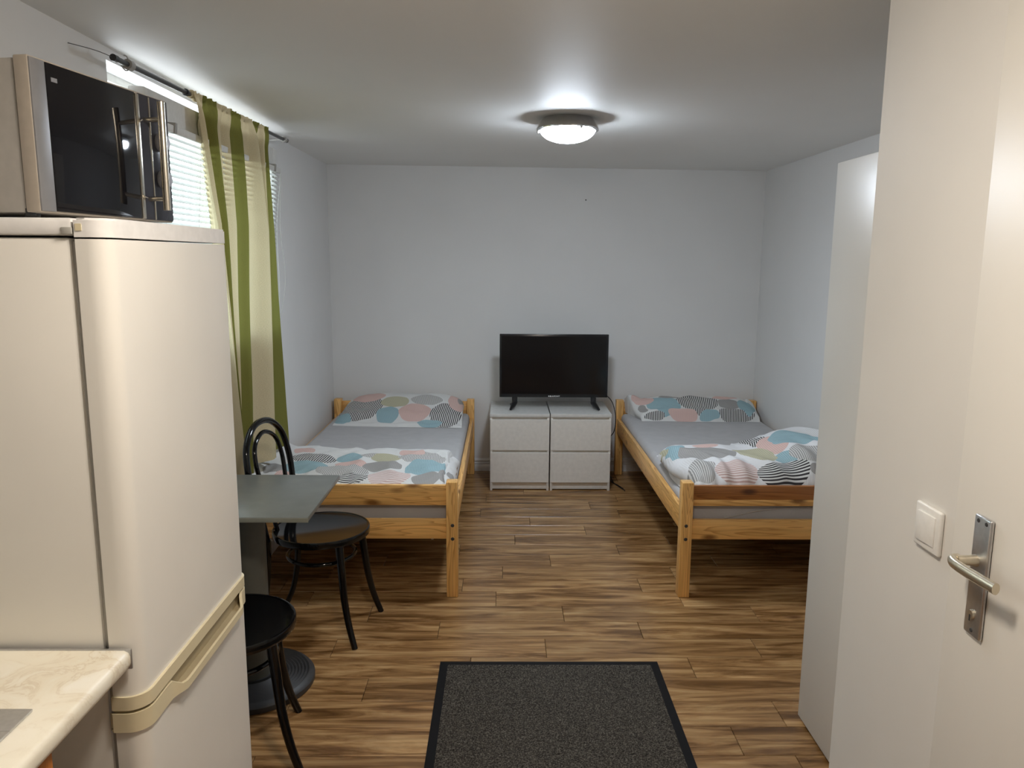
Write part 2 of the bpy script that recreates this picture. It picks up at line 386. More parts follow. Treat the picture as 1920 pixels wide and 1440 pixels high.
# ------------------------------------------------------------------ the room
XL, XR, YB, YF = -1.262, 1.892, 5.68, -1.3
def ceil_z(x): return 2.257 - 0.0087 * (x - XL)
bm = B(); box(bm, XL - .3, XR + .2, YF - .1, YB + .12, -.10, -.009)
floor = struct('floor', bm, plain('floor_screed', (0.10, 0.07, 0.045), 0.8), 'glossy brown wood-look laminate floor')
bm = B()
vs = [bm.verts.new((x, y, z)) for (x, y, z) in [(XL - .45, YF - .1, ceil_z(XL)), (XR + .2, YF - .1, ceil_z(XR)), (XR + .2, YB + .12, ceil_z(XR)), (XL - .45, YB + .12, ceil_z(XL)),
      (XL - .45, YF - .1, 2.40), (XR + .2, YF - .1, 2.40), (XR + .2, YB + .12, 2.40), (XL - .45, YB + .12, 2.40)]]
for f in ((0, 1, 2, 3), (7, 6, 5, 4), (0, 4, 5, 1), (1, 5, 6, 2), (2, 6, 7, 3), (3, 7, 4, 0)): bm.faces.new([vs[i] for i in f])
struct('ceiling', bm, CEILM, 'low white ceiling', smooth=False)
WY0, WY1, WZ0, WZ1 = 2.584, 4.29, 1.20, 2.214
bm = B(); T = .30
box(bm, XL - T, XL, YF, WY0, 0, 2.26); box(bm, XL - T, XL, WY1, YB, 0, 2.26)
box(bm, XL - T, XL, WY0, WY1, 0, WZ0); box(bm, XL - T, XL, WY0, WY1, WZ1, 2.26)
struct('wall_left', bm, WALLM, 'white left wall with the window opening', smooth=False)
bm = B(); box(bm, XL - T, XR + .12, YB, YB + .12, 0, 2.26); struct('wall_back', bm, WALLM, 'plain white back wall behind the television', smooth=False)
bm = B(); box(bm, XR, XR + .12, 1.74, YB, 0, 2.26); struct('wall_right', bm, WALLM, 'white wall along the right-hand bed', smooth=False)
bm = B(); box(bm, XL - T, XR + .12, YF - .12, YF, 0, 2.26); struct('wall_front', bm, WALLM, 'white wall behind the viewer', smooth=False)
XE = 0.88; YE = 1.856
bm = B(); box(bm, XE, XE + .12, YF, YE, 0, 2.25); box(bm, XE + .12, XR + .12, YE - .11, YE, 0, 2.25)
struct('wall_entrance', bm, plain('warm_white_wall', (0.70, 0.68, 0.64), 0.6, nscale=2.5, var=0.02, bmp=0.1, bd=0.003), 'near white wall at the right with a light switch', smooth=False)

# laminate planks, one by one
PWID = 0.156; PLEN = 0.88; gap = 0.0018
plank_cache = {}
def plank(x0, x1, y0, y1):
    key = (round(x1 - x0, 4), round(y1 - y0, 4))
    if key not in plank_cache:
        b_ = B(); box(b_, gap / 2, key[0] - gap / 2, gap / 2, key[1] - gap / 2, -.0085, 0, bev=0.0014, seg=1)
        o = obj('plank', b_, FLOORM, floor, smooth=False); plank_cache[key] = o.data
    else:
        o = bpy.data.objects.new('plank', plank_cache[key]); COL.objects.link(o); o.parent = floor
    o.location = (x0, y0, 0)
yy = 2.43 - PWID * 8; row = 0
offs = [.31, .02, .58, .23, .75, .12, .47, .66]
while yy < YB:
    y1 = min(yy + PWID, YB)
    x = XL - PLEN * (offs[row % 8] + .07 * ((row // 8) % 3)) % PLEN - .0
    x = XL - ((offs[row % 8] * PLEN + .11 * (row // 8)) % PLEN)
    while x < XR:
        a, b_ = max(x, XL), min(x + PLEN, XR)
        if b_ - a > .01 and not (a > XE + .12 and y1 < 1.7): plank(a, b_, yy, y1)
        x += PLEN
    yy = y1; row += 1
bm = B(); box(bm, XL, XR, YF, 2.43 - PWID * 8, -.0085, -.0002); obj('plank_field', bm, FLOORM, floor, smooth=False)['label'] = 'laminate nearest the viewer'

# baseboards with beads
def bb(name, p0, p1, nrm):
    d = Vector(p1) - Vector(p0); nv = Vector(nrm); prof = [(0, 0), (.013, 0), (.013, .045), (.009, .052), (.0145, .060), (.009, .068), (.0145, .078), (.0135, .090), (.006, .098), (0, .100)]
    b_ = B(); A = [b_.verts.new(Vector(p0) + nv * a + Vector((0, 0, z))) for a, z in prof]; C = [b_.verts.new(Vector(p1) + nv * a + Vector((0, 0, z))) for a, z in prof]
    for i in range(len(prof)): j = (i + 1) % len(prof); b_.faces.new((A[i], A[j], C[j], C[i]))
    b_.faces.new(A); b_.faces.new(C[::-1])
    return struct(name, b_, BASEM, 'white beaded baseboard', angle=60)
bb('baseboard_back', (XL, YB, 0), (XR, YB, 0), (0, -1, 0))
bb('baseboard_left', (XL, 2.1, 0), (XL, YB - .015, 0), (1, 0, 0))
bb('baseboard_right', (XR, YE, 0), (XR, YB - .015, 0), (-1, 0, 0))

# window: outer frame, tilted sash, glass
bm = B()
fx0, fx1 = -1.40, -1.345
for b_ in ((fx0, fx1, WY0, WY0 + .05, WZ0, WZ1), (fx0, fx1, WY1 - .05, WY1, WZ0, WZ1), (fx0, fx1, WY0 + .05, WY1 - .05, WZ0, WZ0 + .05), (fx0, fx1, WY0 + .05, WY1 - .05, WZ1 - .028, WZ1)):
    box(bm, *b_, bev=.003)
win = struct('window_1', bm, SASH, 'window with an inward tilted sash, bright daylight behind')
piv = bpy.data.objects.new('sash', None)
SY0, SY1 = 2.70, 4.215
tilt = math.atan2(0.100, 1.16)
SM = Matrix.Translation((-1.325, 0, 1.0)) @ Matrix.Rotation(tilt, 4, 'Y')
bpy.data.objects.remove(piv)
def sbox(*a, bev=.004):
    b_ = B(); box(b_, *a, bev=bev); b_.transform(SM); return b_
bm = B()
for a in ((-.03, .03, SY0, SY0 + .07, .21, 1.165), (-.03, .03, SY1 - .07, SY1, .21, 1.165), (-.03, .03, SY0 + .07, SY1 - .07, .21, .28), (-.03, .03, SY0 + .07, SY1 - .07, 1.05, 1.165)):
    merge(bm, sbox(*a, bev=.008))
sash = obj('sash', bm, SASH, win)
bm = B()
for (xa, xb, o0, o1, zt) in ((-.045, -.028, .03, .01, 1.15), (-.062, -.043, .07, .02, 1.135)):
    ya, yb = SY0 - o0, SY1 + o1
    for a in ((xa, xb, ya, ya + .06 + o0, .215, zt), (xa, xb, yb - .06 - o1, yb, .215, zt), (xa, xb, ya + .06 + o0, yb - .06 - o1, .215, .27), (xa, xb, ya + .06 + o0, yb - .06 - o1, zt - .07, zt)): merge(bm, sbox(*a))
obj('sash_lip', bm, SASH, win)
bm = B(); merge(bm, sbox(-.006, .006, SY0 + .06, SY1 - .06, .27, 1.06, bev=0)); obj('pane', bm, GLASS, win, smooth=False)
bm = B(); box(bm, XL - .08, XL + .03, WY0 + .004, WY1 - .004, WZ0 - .001, WZ0 + .018, bev=.004); obj('sill', bm, SASH, win)

# venetian blind on the sash
bl = thing('venetian_blind', 'white venetian blind with many thin slats hung on the tilted window behind the curtain', 'blind', (0, 0, 0))
HZ = 1.042
bm = B(); merge(bm, sbox(.034, .060, SY0 + .02, SY1 - .02, HZ - .0, HZ + .026, bev=.003)); obj('headrail', bm, SASH, bl)
for yb in (2.86, 4.08):
    bm = B(); merge(bm, sbox(.030, .066, yb, yb + .018, HZ - .002, HZ + .036, bev=.002)); o = obj('clip', bm, BRACKET, bl)
sl = B(); ln = SY1 - SY0 - .05; ws = .0125; prof = [(-ws, -.001), (-ws * .5, .0009), (0, .0015), (ws * .5, .0009), (ws, -.001)]
A = [sl.verts.new((a, -ln / 2, z)) for a, z in prof]; C = [sl.verts.new((a, ln / 2, z)) for a, z in prof]
for i in range(4): sl.faces.new((A[i], A[i + 1], C[i + 1], C[i]))
s0 = None
npitch = .0215
for k in range(35):
    z = HZ - .016 - k * npitch
    if s0 is None: s0 = obj('slat', sl, SLAT, bl, recalc=False); s = s0
    else: s = bpy.data.objects.new('slat', s0.data); COL.objects.link(s); s.parent = bl
    p = SM @ Vector((.047, (SY0 + SY1) / 2 + random.uniform(-.001, .001), z)); s.location = p; s.rotation_euler = (0, math.radians(47 + random.uniform(-2, 2)), 0)
bm = B(); merge(bm, sbox(.036, .058, SY0 + .025, SY1 - .025, .258, .270)); obj('bottom_rail', bm, SASH, bl)
for yc in (SY0 + .12, SY0 + .42, 3.45, SY1 - .42, SY1 - .12):
    bm = B()
    for dx in (.036, .058):
        tube(bm, [SM @ Vector((dx, yc, HZ)), SM @ Vector((dx, yc, .26))], .0008, 5)
    obj('ladder_cord', bm, CORDM, bl)
bm = B(); tube(bm, spline([SM @ Vector((.066, SY1 - .03, HZ)), (-1.19, 4.20, 1.75), (-1.19, 4.26, 1.5), (-1.215, 4.27, 1.33), (-1.235, 4.25, 1.21), (-1.235, 4.245, 1.10)], 8), .0014, 6)
tube(bm, spline([SM @ Vector((.066, SY1 - .04, HZ)), (-1.20, 4.17, 1.75), (-1.205, 4.19, 1.45), (-1.235, 4.25, 1.21)], 8), .0014, 6); obj('pull_cord', bm, CORDM, bl)
bm = B(); lathe(bm, [(0, 0), (.006, .002), (.005, .018), (0, .02)], (-1.235, 4.245, 1.085), 10); obj('cord_toggle', bm, BRACKET, bl)

# curtain rod
rod = thing('curtain_rod', 'thin dark gray metal curtain rod under the ceiling above the window', 'curtain rod', (-1.175, 2.45, 2.19))
def rl(p): return (p[0] + 1.175, p[1] - 2.45, p[2] - 2.19)
def rod_pt(y): return Vector((-1.175, y, 2.188 + (y - 2.45) * 0.017))
bm = B(); tube(bm, [rl(rod_pt(2.47)), rl(rod_pt(3.3)), rl(rod_pt(4.34))], .0085, 12); obj('rod', bm, RODM, rod)
bm = B(); tube(bm, [rl(rod_pt(2.45)), rl(rod_pt(2.472))], .0105, 12); obj('end_cap', bm, BLACKPL, rod)
bm = B(); tube(bm, [rl(rod_pt(4.33)), rl(rod_pt(4.345))], [.0125, .0125], 14); obj('end_cap', bm, CHROME, rod)
for yb in (2.545, 4.27):
    bm = B(); c = rod_pt(yb); tube(bm, [rl(c + Vector((0, -.006, 0))), rl(c + Vector((0, .02, 0)))], .016, 14)
    if yb > 4: tube(bm, [rl(c + Vector((0, .007, 0))), rl((XL, yb + .007, c.z - .004))], .005, 8); box(bm, XL + 1.175, XL + 1.180, yb - 2.462, yb - 2.434, c.z - 2.19 - .025, c.z - 2.19 + .012, bev=.001)
    else: tube(bm, spline([rl(c + Vector((0, .004, .015))), rl(c + Vector((-.004, 0, .024))), rl(c + Vector((-.010, -.004, .026)))], 5), .0025, 6); tube(bm, spline([rl(c + Vector((0, 0, -.016))), rl(c + Vector((0, -.02, -.022))), rl(c + Vector((0, -.045, -.014)))], 5), .002, 6)
    obj('bracket', bm, BRACKET, rod)
bm = B(); tube(bm, spline([rl(rod_pt(2.455)), rl((-1.21, 2.42, 2.20)), rl((-1.258, 2.36, 2.205))], 6), .0012, 5); obj('wire', bm, RODM, rod)
bm = B(); tube(bm, [rl(rod_pt(2.985)), rl(rod_pt(2.998))], .013, 12); obj('ring', bm, BLACKPL, rod)

# curtain: stripes and folds
def curtain():
    zs = [2.215, 1.73, 0.62]
    bd = [[3.02, 3.109, 3.246, 3.408, 3.559, 3.693, 3.796, 3.888, 3.945],
          [3.16, 3.245, 3.295, 3.450, 3.60, 3.82, 3.85, 3.87, 4.00],
          [3.31, 3.325, 3.34, 3.355, 3.46, 3.76, 3.772, 3.80, 4.04]]
    b_ = B(); uvl = b_.loops.layers.uv.new('UVMap'); nc = 8 * 12; nr = 90
    def pos(i, j):
        f = i / 12; k = min(int(f), 7); fr = f - k; t = j / nr; z = 2.214 + (0.615 - 2.214) * t + .017 * (f / 8 - .35) * (1 - t)
        if z > zs[1]: a = (z - zs[1]) / (zs[0] - zs[1]); lo, hi = bd[1], bd[0]
        else: a = (z - zs[2]) / (zs[1] - zs[2]); lo, hi = bd[2], bd[1]
        a = max(0, min(1.02, a)); e0 = lo[k] * (1 - a) + hi[k] * a; e1 = lo[k + 1] * (1 - a) + hi[k + 1] * a
        y = e0 + (e1 - e0) * fr
        amp = .022 + .016 * t
        x = -1.172 + amp * math.sin(f * 3.9 + .8 + .5 * t) + .010 * math.sin(f * 9.1 + 2.0 * t) + .006 * noise.noise(Vector((f * 1.5, t * 3, 0)))
        if t < .06:                                    # gathered header on the rod
            g = 1 - t / .06; x = x * (1 - g) + (-1.158 + .006 * math.sin(f * 17)) * g; z += .003 * math.sin(f * 13) * g
            if .015 < t: x += .004 * math.sin(t / .06 * PI)
        y += .003 * noise.noise(Vector((f * 3, t * 9, 5)))
        z += .018 * math.sin(f * .7) * t
        return (x, y, z)
    G = [[b_.verts.new(pos(i, j)) for j in range(nr + 1)] for i in range(nc + 1)]
    for i in range(nc):
        for j in range(nr):
            f_ = b_.faces.new((G[i][j], G[i + 1][j], G[i + 1][j + 1], G[i][j + 1]))
            for lp, (a, c) in zip(f_.loops, ((i, j), (i + 1, j), (i + 1, j + 1), (i, j + 1))):
                lp[uvl].uv = (min(a / 12 * .9999 + .00005, 7.9999), c / nr)
    return b_
o = obj('curtain', curtain(), CURT, recalc=False, angle=80); tag(o, 'sheer curtain with green and cream vertical stripes hanging over the bed end', 'curtain')
bm = B()                                              # header hem that wraps over the rod
hl = []
for i in range(61):
    f = i / 60; y = 3.022 + f * .922; p = rod_pt(y); hl.append(p + Vector((0.002 * math.sin(f * 70), 0, .003 * math.sin(f * 55))))
tube(bm, hl, [.0135 + .003 * math.sin(i * 1.9) for i in range(61)], 10)
uvl = bm.loops.layers.uv.new('UVMap')
bds = [3.02, 3.109, 3.246, 3.408, 3.559, 3.693, 3.796, 3.888, 3.96]
for f_ in bm.faces:
    yc = f_.calc_center_median().y; k = 0
    while k < 7 and yc > bds[k + 1]: k += 1
    for lp in f_.loops: lp[uvl].uv = (k + .5, .3 + lp.vert.co.z)
h = obj('rod_pocket', bm, CURT, o)

# ceiling lamps
def ceiling_lamp(name, label, c, R, mat, rim, scale=1.0):
    t = thing(name, label, 'ceiling lamp', c)
    b_ = B(); lathe(b_, [(0, 0), (R * .80, 0), (R * .86, -.012), (R * .93, -.030), (R * 1.00, -.044), (R * 1.02, -.050), (R * 1.01, -.056), (R * .92, -.058), (R * .90, -.050), (0, -.045)]); obj('base_pan', b_, rim, t)
    b_ = B(); prof = [(R * .90 * math.cos(a), -.052 - .060 * math.sin(a)) for a in [i * PI / 2 / 12 for i in range(13)]]; prof[-1] = (0, prof[-1][1]); lathe(b_, prof); obj('glass_shade', b_, mat, t)
    for k in range(3):
        a = k * 2 * PI / 3 + .9; b_ = B(); lathe(b_, [(0, -.006), (.006, -.005), (.007, 0), (.006, .005), (0, .006)], (R * .97 * math.cos(a), R * .97 * math.sin(a), -.060), 12); obj('clip_knob', b_, CHROME, t)
    return t
ceiling_lamp('ceiling_lamp', 'lit round glass ceiling lamp with a chrome rim above the foot of the beds', (.298, 3.715, ceil_z(.3)), .143, LAMPG, CHROME)
ceiling_lamp('ceiling_lamp', 'warm round ceiling lamp over the kitchen corner, above the view', (-.02, 1.06, ceil_z(0)), .14, LAMPH, CHROME)

# ------------------------------------------------------------------ fridge, fridge doors and bands
fr = thing('fridge_freezer', 'tall white two-door fridge freezer with yellowed handle band, by the worktop', 'fridge', (0, 0, 0))
FX, FY0, FY1 = -.685, 1.36, 1.957
def plan(xb, xf, y0, y1, r, n=8):
    P = [(xb, y0)]
    for i in range(n + 1): a = -PI / 2 + i * PI / 2 / n; P.append((xf - r + r * math.cos(a), y0 + r + r * math.sin(a)))
    for i in range(n + 1): a = i * PI / 2 / n; P.append((xf - r + r * math.cos(a), y1 - r + r * math.sin(a)))
    P.append((xb, y1)); return P
def extr(bm, P, z0, z1):
    A = [bm.verts.new((x, y, z0(x, y) if callable(z0) else z0)) for x, y in P]; C = [bm.verts.new((x, y, z1(x, y) if callable(z1) else z1)) for x, y in P]
    for i in range(len(P)): j = (i + 1) % len(P); bm.faces.new((A[i], A[j], C[j], C[i]))
    bm.faces.new(A[::-1]); bm.faces.new(C); return bm
bm = B(); box(bm, -1.25, -.752, FY0 + .004, FY1 - .004, .03, 1.630, bev=.006); obj('body', bm, FRIDGE, fr)
bm = B(); box(bm, -1.25, -.744, FY0 - .001, FY1 + .001, 1.634, 1.664, bev=.007); obj('body_cap', bm, CAPW, fr)
bm = B(); box(bm, -.753, -.740, FY0 + .010, FY1 - .010, .06, 1.625, bev=.003); obj('gasket', bm, GASK, fr)
bm = B(); extr(bm, plan(-.741, FX, FY0, FY1, .036), .768, 1.628); obj('door', bm, FRIDGE, fr, angle=30)
bm = B(); extr(bm, plan(-.741, FX + .001, FY0 - .001, FY1 + .001, .037), 1.631, 1.664); bmesh.ops.bevel(bm, geom=[e for e in bm.edges if abs(e.verts[0].co.z - e.verts[1].co.z) < 1e-5 and e.verts[0].co.z > 1.66], offset=.004, segments=2, affect='EDGES'); obj('door_cap', bm, CAPW, fr, angle=30)
bm = B(); extr(bm, plan(-.741, FX, FY0, FY1, .036), .09, .6965); obj('door', bm, FRIDGE, fr, angle=30)['label'] = 'lower freezer door'
bm = B(); extr(bm, plan(-.743, FX + .006, FY0 - .004, FY1 + .002, .040), .741, .768); obj('handle_band', bm, CREAM, fr, angle=30)
def plan2(y0, y1, n=40, bulge=.016):
    P = plan(-.743, FX + .006, y0, y1, .040); out = []
    for i, (x, y) in enumerate(P):
        out.append((x, y))
        if i == 9:
            ya, yb = y, P[i + 1][1]
            for k in range(1, n): out.append((x, ya + (yb - ya) * k / n))
    def sm(t): t = max(0, min(1, t)); return t * t * (3 - 2 * t)
    Q = []
    for x, y in out:
        g = sm((y - (FY0 + .11)) / .05) * sm(((FY1 - .05) - y) / .05)
        Q.append((x + bulge * g if x > FX else x, y))
    return Q, sm
Q, sm = plan2(FY0 - .004, FY1 + .002)
def ztop(x, y): return .734 - .022 * sm((y - (FY0 + .11)) / .035) * sm(((FY1 - .05) - y) / .035) * (1 if x > FX else 0)
bm = B()
n_ = len(Q)                                            # outer shell of the lower handle band: thin lip, hollow behind
inner = [(x - .006, y + .004 * (1 if y < (FY0 + FY1) / 2 else -1)) for x, y in Q]
A = [bm.verts.new((x, y, .695)) for x, y in Q]; C = [bm.verts.new((x, y, ztop(x, y))) for x, y in Q]
D = [bm.verts.new((x, y, ztop(*q))) for (x, y), q in zip(inner, Q)]; E_ = [bm.verts.new((x, y, .700)) for x, y in inner]
for i in range(n_ - 1):
    for P0, P1 in ((A, C), (C, D), (D, E_)): bm.faces.new((P0[i], P0[i + 1], P1[i + 1], P1[i]))
for i in range(n_ - 1): bm.faces.new((A[i], E_[i], E_[i + 1], A[i + 1]))
obj('handle_band', bm, CREAM, fr, angle=30, recalc=True)
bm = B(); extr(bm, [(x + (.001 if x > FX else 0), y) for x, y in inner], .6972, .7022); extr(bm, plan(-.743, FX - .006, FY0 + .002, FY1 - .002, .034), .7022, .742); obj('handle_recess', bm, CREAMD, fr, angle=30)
part(fr, 'hinge', GASK, (-.762, -.744, FY0 - .003, FY0 + .02, 1.636, 1.648), bev=.001)
part(fr, 'sticker', CREAM, (-.738, -.727, FY0 - .0022, FY0 - .0008, 1.642, 1.654), bev=0)
for a in ((-1.2, FY0 + .05), (-1.2, FY1 - .05), (-.80, FY0 + .05), (-.80, FY1 - .05)):
    bm = B(); lathe(bm, [(0, 0), (.018, 0), (.018, .03), (0, .03)], (*a, 0), 14); obj('foot', bm, BLACKPL, fr)

# ------------------------------------------------------------------ microwave
th = math.radians(9)
mw = thing('microwave', 'silver and black microwave oven with bar handle standing on the fridge', 'microwave', (-.877, 1.5, 1.664))
mw.matrix_world = Matrix.Translation((-.877, 1.5, 1.664)) @ Matrix.Rotation(PI / 2 - th, 4, 'Z')     # local x along the front, local y into the body (towards the wall)
H0, H1 = .016, .301; W_ = .437
bm = B(); box(bm, .003, W_ - .003, .032, .325, H0, H1 - .004, bev=.004); obj('casing', bm, MWSIDE, mw)
bm = B(); box(bm, 0, W_, .0, .030, H0, H1, bev=.003, seg=2); obj('front_frame', bm, MWFR, mw)
bm = B(); box(bm, .002, .0405, -.003, .006, H0 + .003, H1 - .003, bev=.0015); obj('frame_strip', bm, SILVER, mw)
bm = B(); box(bm, .041, .312, -.004, .010, H0 + .004, H1 - .004, bev=.002); obj('door_glass', bm, DARKGLASS, mw)
bm = B(); box(bm, .325, W_ - .001, -.003, .010, H0 + .003, H1 - .003, bev=.002); obj('control_panel', bm, PANELD, mw)
for t0, t1 in ((.312, .324), (.360, .364)):
    bm = B(); box(bm, t0, t1, -.0055, .006, H0 + .004, H1 - .006, bev=.0015); obj('trim_strip', bm, STEEL, mw)
hd = B(); tube(hd, [(.342, -.046, .040), (.342, -.046, .280)], .0088, 16)
o = obj('handle', hd, STEEL, mw)
for z in (.066, .242):
    bm = B(); tube(bm, [(.342, -.046, z), (.342, -.001, z)], .0055, 12); obj('standoff', bm, STEEL, o)
for z in (.115, .200):
    bm = B(); lathe(bm, [(0, .016), (.017, .016), (.020, .012), (.021, 0)], seg=28, mat=Matrix.Translation((.398, -.003, z)) @ Matrix.Rotation(PI / 2, 4, 'X')); k_ = obj('knob', bm, SILVER, mw)
part(mw, 'emblem', SILVER, (.052, .068, -.0052, -.004, H1 - .038, H1 - .030), bev=0)
for a in ((.04, .05), (.40, .05), (.04, .29), (.40, .29)):
    bm = B(); lathe(bm, [(0, 0), (.012, 0), (.014, H0), (0, H0)], (a[0], a[1], 0), 12); obj('foot', bm, BLACKPL, mw)
part(mw, 'latch', BLACKPL, (.002, .016, .022, .034, H0 - .006, H0 + .008), bev=.001)

# ------------------------------------------------------------------ worktop, cabinet, sink
wt = thing('worktop', 'cream marbled laminate worktop with rounded front edge beside the fridge', 'worktop', (0, 0, 0))
bm = B(); prof = [(-1.26, .832), (-.706, .832), (-.699, .836), (-.697, .844), (-.697, .856), (-.700, .864), (-.708, .868), (-1.26, .868)]
A = [bm.verts.new((x, .10, z)) for x, z in prof]; C = [bm.verts.new((x, 1.350, z)) for x, z in prof]
for i in range(8): j = (i + 1) % 8; bm.faces.new((A[i], A[j], C[j], C[i]))
bm.faces.new(A); bm.faces.new(C[::-1]); obj('slab', bm, MARB, wt, angle=60)
bm = B(); box(bm, -1.26, -.6955, 1.350, 1.3555, .831, .870, bev=.0008); obj('edge_strip', bm, ALU, wt)
kb = thing('base_cabinet', 'orange-brown wooden base cabinet below the marbled worktop', 'cabinet', (0, 0, 0))
part(kb, 'carcass', plain('gray_cabinet_side', (.5, .49, .46), .5), (-1.25, -.735, .12, 1.118, .10, .831))
part(kb, 'door', ORANGEW, (-.734, -.714, .625, 1.120, .11, .82)); part(kb, 'door', ORANGEW, (-.734, -.714, .122, .620, .11, .82))
part(kb, 'plinth', BLACKPL, (-1.2, -.77, .14, 1.1, 0, .10))
sk = thing('sink', 'stainless steel sink rim set into the marbled worktop', 'sink', (0, 0, 0))
bm = B()
for a in ((-1.20, -.76, 1.095, 1.155, .8685, .873), (-1.20, -.76, .50, .56, .8685, .873), (-.82, -.76, .56, 1.095, .8685, .873), (-1.20, -1.14, .56, 1.095, .8685, .873)): box(bm, *a, bev=.0015)
obj('rim', bm, ALU, sk)
bm = B(); box(bm, -1.14, -.82, .56, 1.095, .8684, .8695, bev=0); obj('basin', bm, STEEL, sk)

# ------------------------------------------------------------------ bistro table
tb = thing('bistro_table', 'small gray-topped pedestal table with a round ribbed base between two black chairs', 'table', (-.935, 2.71, 0))
part(tb, 'tabletop', TABLEM, (-.290, .290, -.255, .255, .727, .745), bev=.003)
part(tb, 'edge_band', TABLEE, (-.292, .292, -.257, -.2545, .7275, .7435), bev=.0006)
bm = B(); lathe(bm, [(0, .03), (.064, .03), (.064, .70), (0, .70)], seg=32); obj('column', bm, COLM, tb)
bm = B(); box(bm, -.16, .16, -.16, .16, .712, .727, bev=.002); box(bm, -.08, .08, -.08, .08, .695, .713, bev=.002); obj('top_plate', bm, BLACKPL, tb)
prof = [(0, 0), (.218, 0), (.222, .006), (.222, .022), (.214, .032)]
r = .205
while r > .075:
    prof += [(r, .035), (r - .004, .039), (r - .008, .035), (r - .010, .033)]; r -= .0125
prof += [(.07, .045), (0, .046)]
bm = B(); lathe(bm, prof, seg=64); obj('base', bm, IRON, tb)

# ------------------------------------------------------------------ bentwood chairs (local +x = forward)
def chair(label, loc, rz):
    t = thing('bentwood_chair', label, 'chair', loc, rz, 'black bentwood cafe chairs at the small table')
    SH = .455; R = .205
    b_ = B(); lathe(b_, [(0, SH - .028), (R - .02, SH - .028), (R - .002, SH - .027), (R, SH - .024), (R, SH - .003), (R - .0015, SH), (R - .006, SH + .001), (R - .009, SH - .002), (R - .012, SH - .003), (0, SH - .004)], seg=56)
    obj('seat', b_, BLACKW, t)
    def rr(n, a, b__): return [a + (b__ - a) * i / (n - 1) for i in range(n)]
    for s in (-1, 1):                                  # front legs
        P = spline([(.125, s * .125, SH - .02), (.137, s * .137, .33), (.150, s * .148, .20), (.172, s * .160, .09), (.20, s * .175, 0.0)], 6)
        b_ = B(); tube(b_, P, rr(len(P), .0175, .0125), 14); obj('leg', b_, BLACKW, t)
    # back hoop and rear legs: one bow per side made of leg + hoop
    hoop = [(-.175, -.150, SH - .03), (-.188, -.160, .52), (-.205, -.180, .62), (-.222, -.190, .72), (-.240, -.165, .825), (-.252, -.090, .890), (-.256, 0, .908), (-.252, .090, .890), (-.240, .165, .825), (-.222, .190, .72), (-.205, .180, .62), (-.188, .160, .52), (-.175, .150, SH - .03)]
    b_ = B(); tube(b_, spline(hoop, 7), .0135, 14); obj('back_hoop', b_, BLACKW, t)
    inner = [(-.170, -.062, SH - .01), (-.188, -.080, .55), (-.207, -.108, .66), (-.225, -.118, .75), (-.240, -.090, .825), (-.247, 0, .862), (-.240, .090, .825), (-.225, .118, .75), (-.207, .108, .66), (-.188, .080, .55), (-.170, .062, SH - .01)]
    b_ = B(); tube(b_, spline(inner, 7), .0095, 12); obj('inner_hoop', b_, BLACKW, t)
    for s in (-1, 1):
        P = spline([(-.175, s * .150, SH - .02), (-.178, s * .152, .33), (-.190, s * .156, .2), (-.215, s * .160, .09), (-.255, s * .165, 0)], 6)
        b_ = B(); tube(b_, P, rr(len(P), .0155, .0115), 14); obj('leg', b_, BLACKW, t)
    ring = [(.142 * math.cos(a), .142 * math.sin(a), .338) for a in [2 * PI * i / 40 for i in range(40)]]
    b_ = B(); tube(b_, [(x - .002, y, z) for x, y, z in ring], .009, 10, closed=True); obj('stretcher_ring', b_, BLACKW, t)
    return t
chair('black bentwood chair with hooped back between the table and the bed', (-.775, 3.17, 0), math.radians(-9))
chair('black bentwood chair at the near side of the table, its back hidden by the fridge', (-.865, 2.30, 0), math.radians(16))

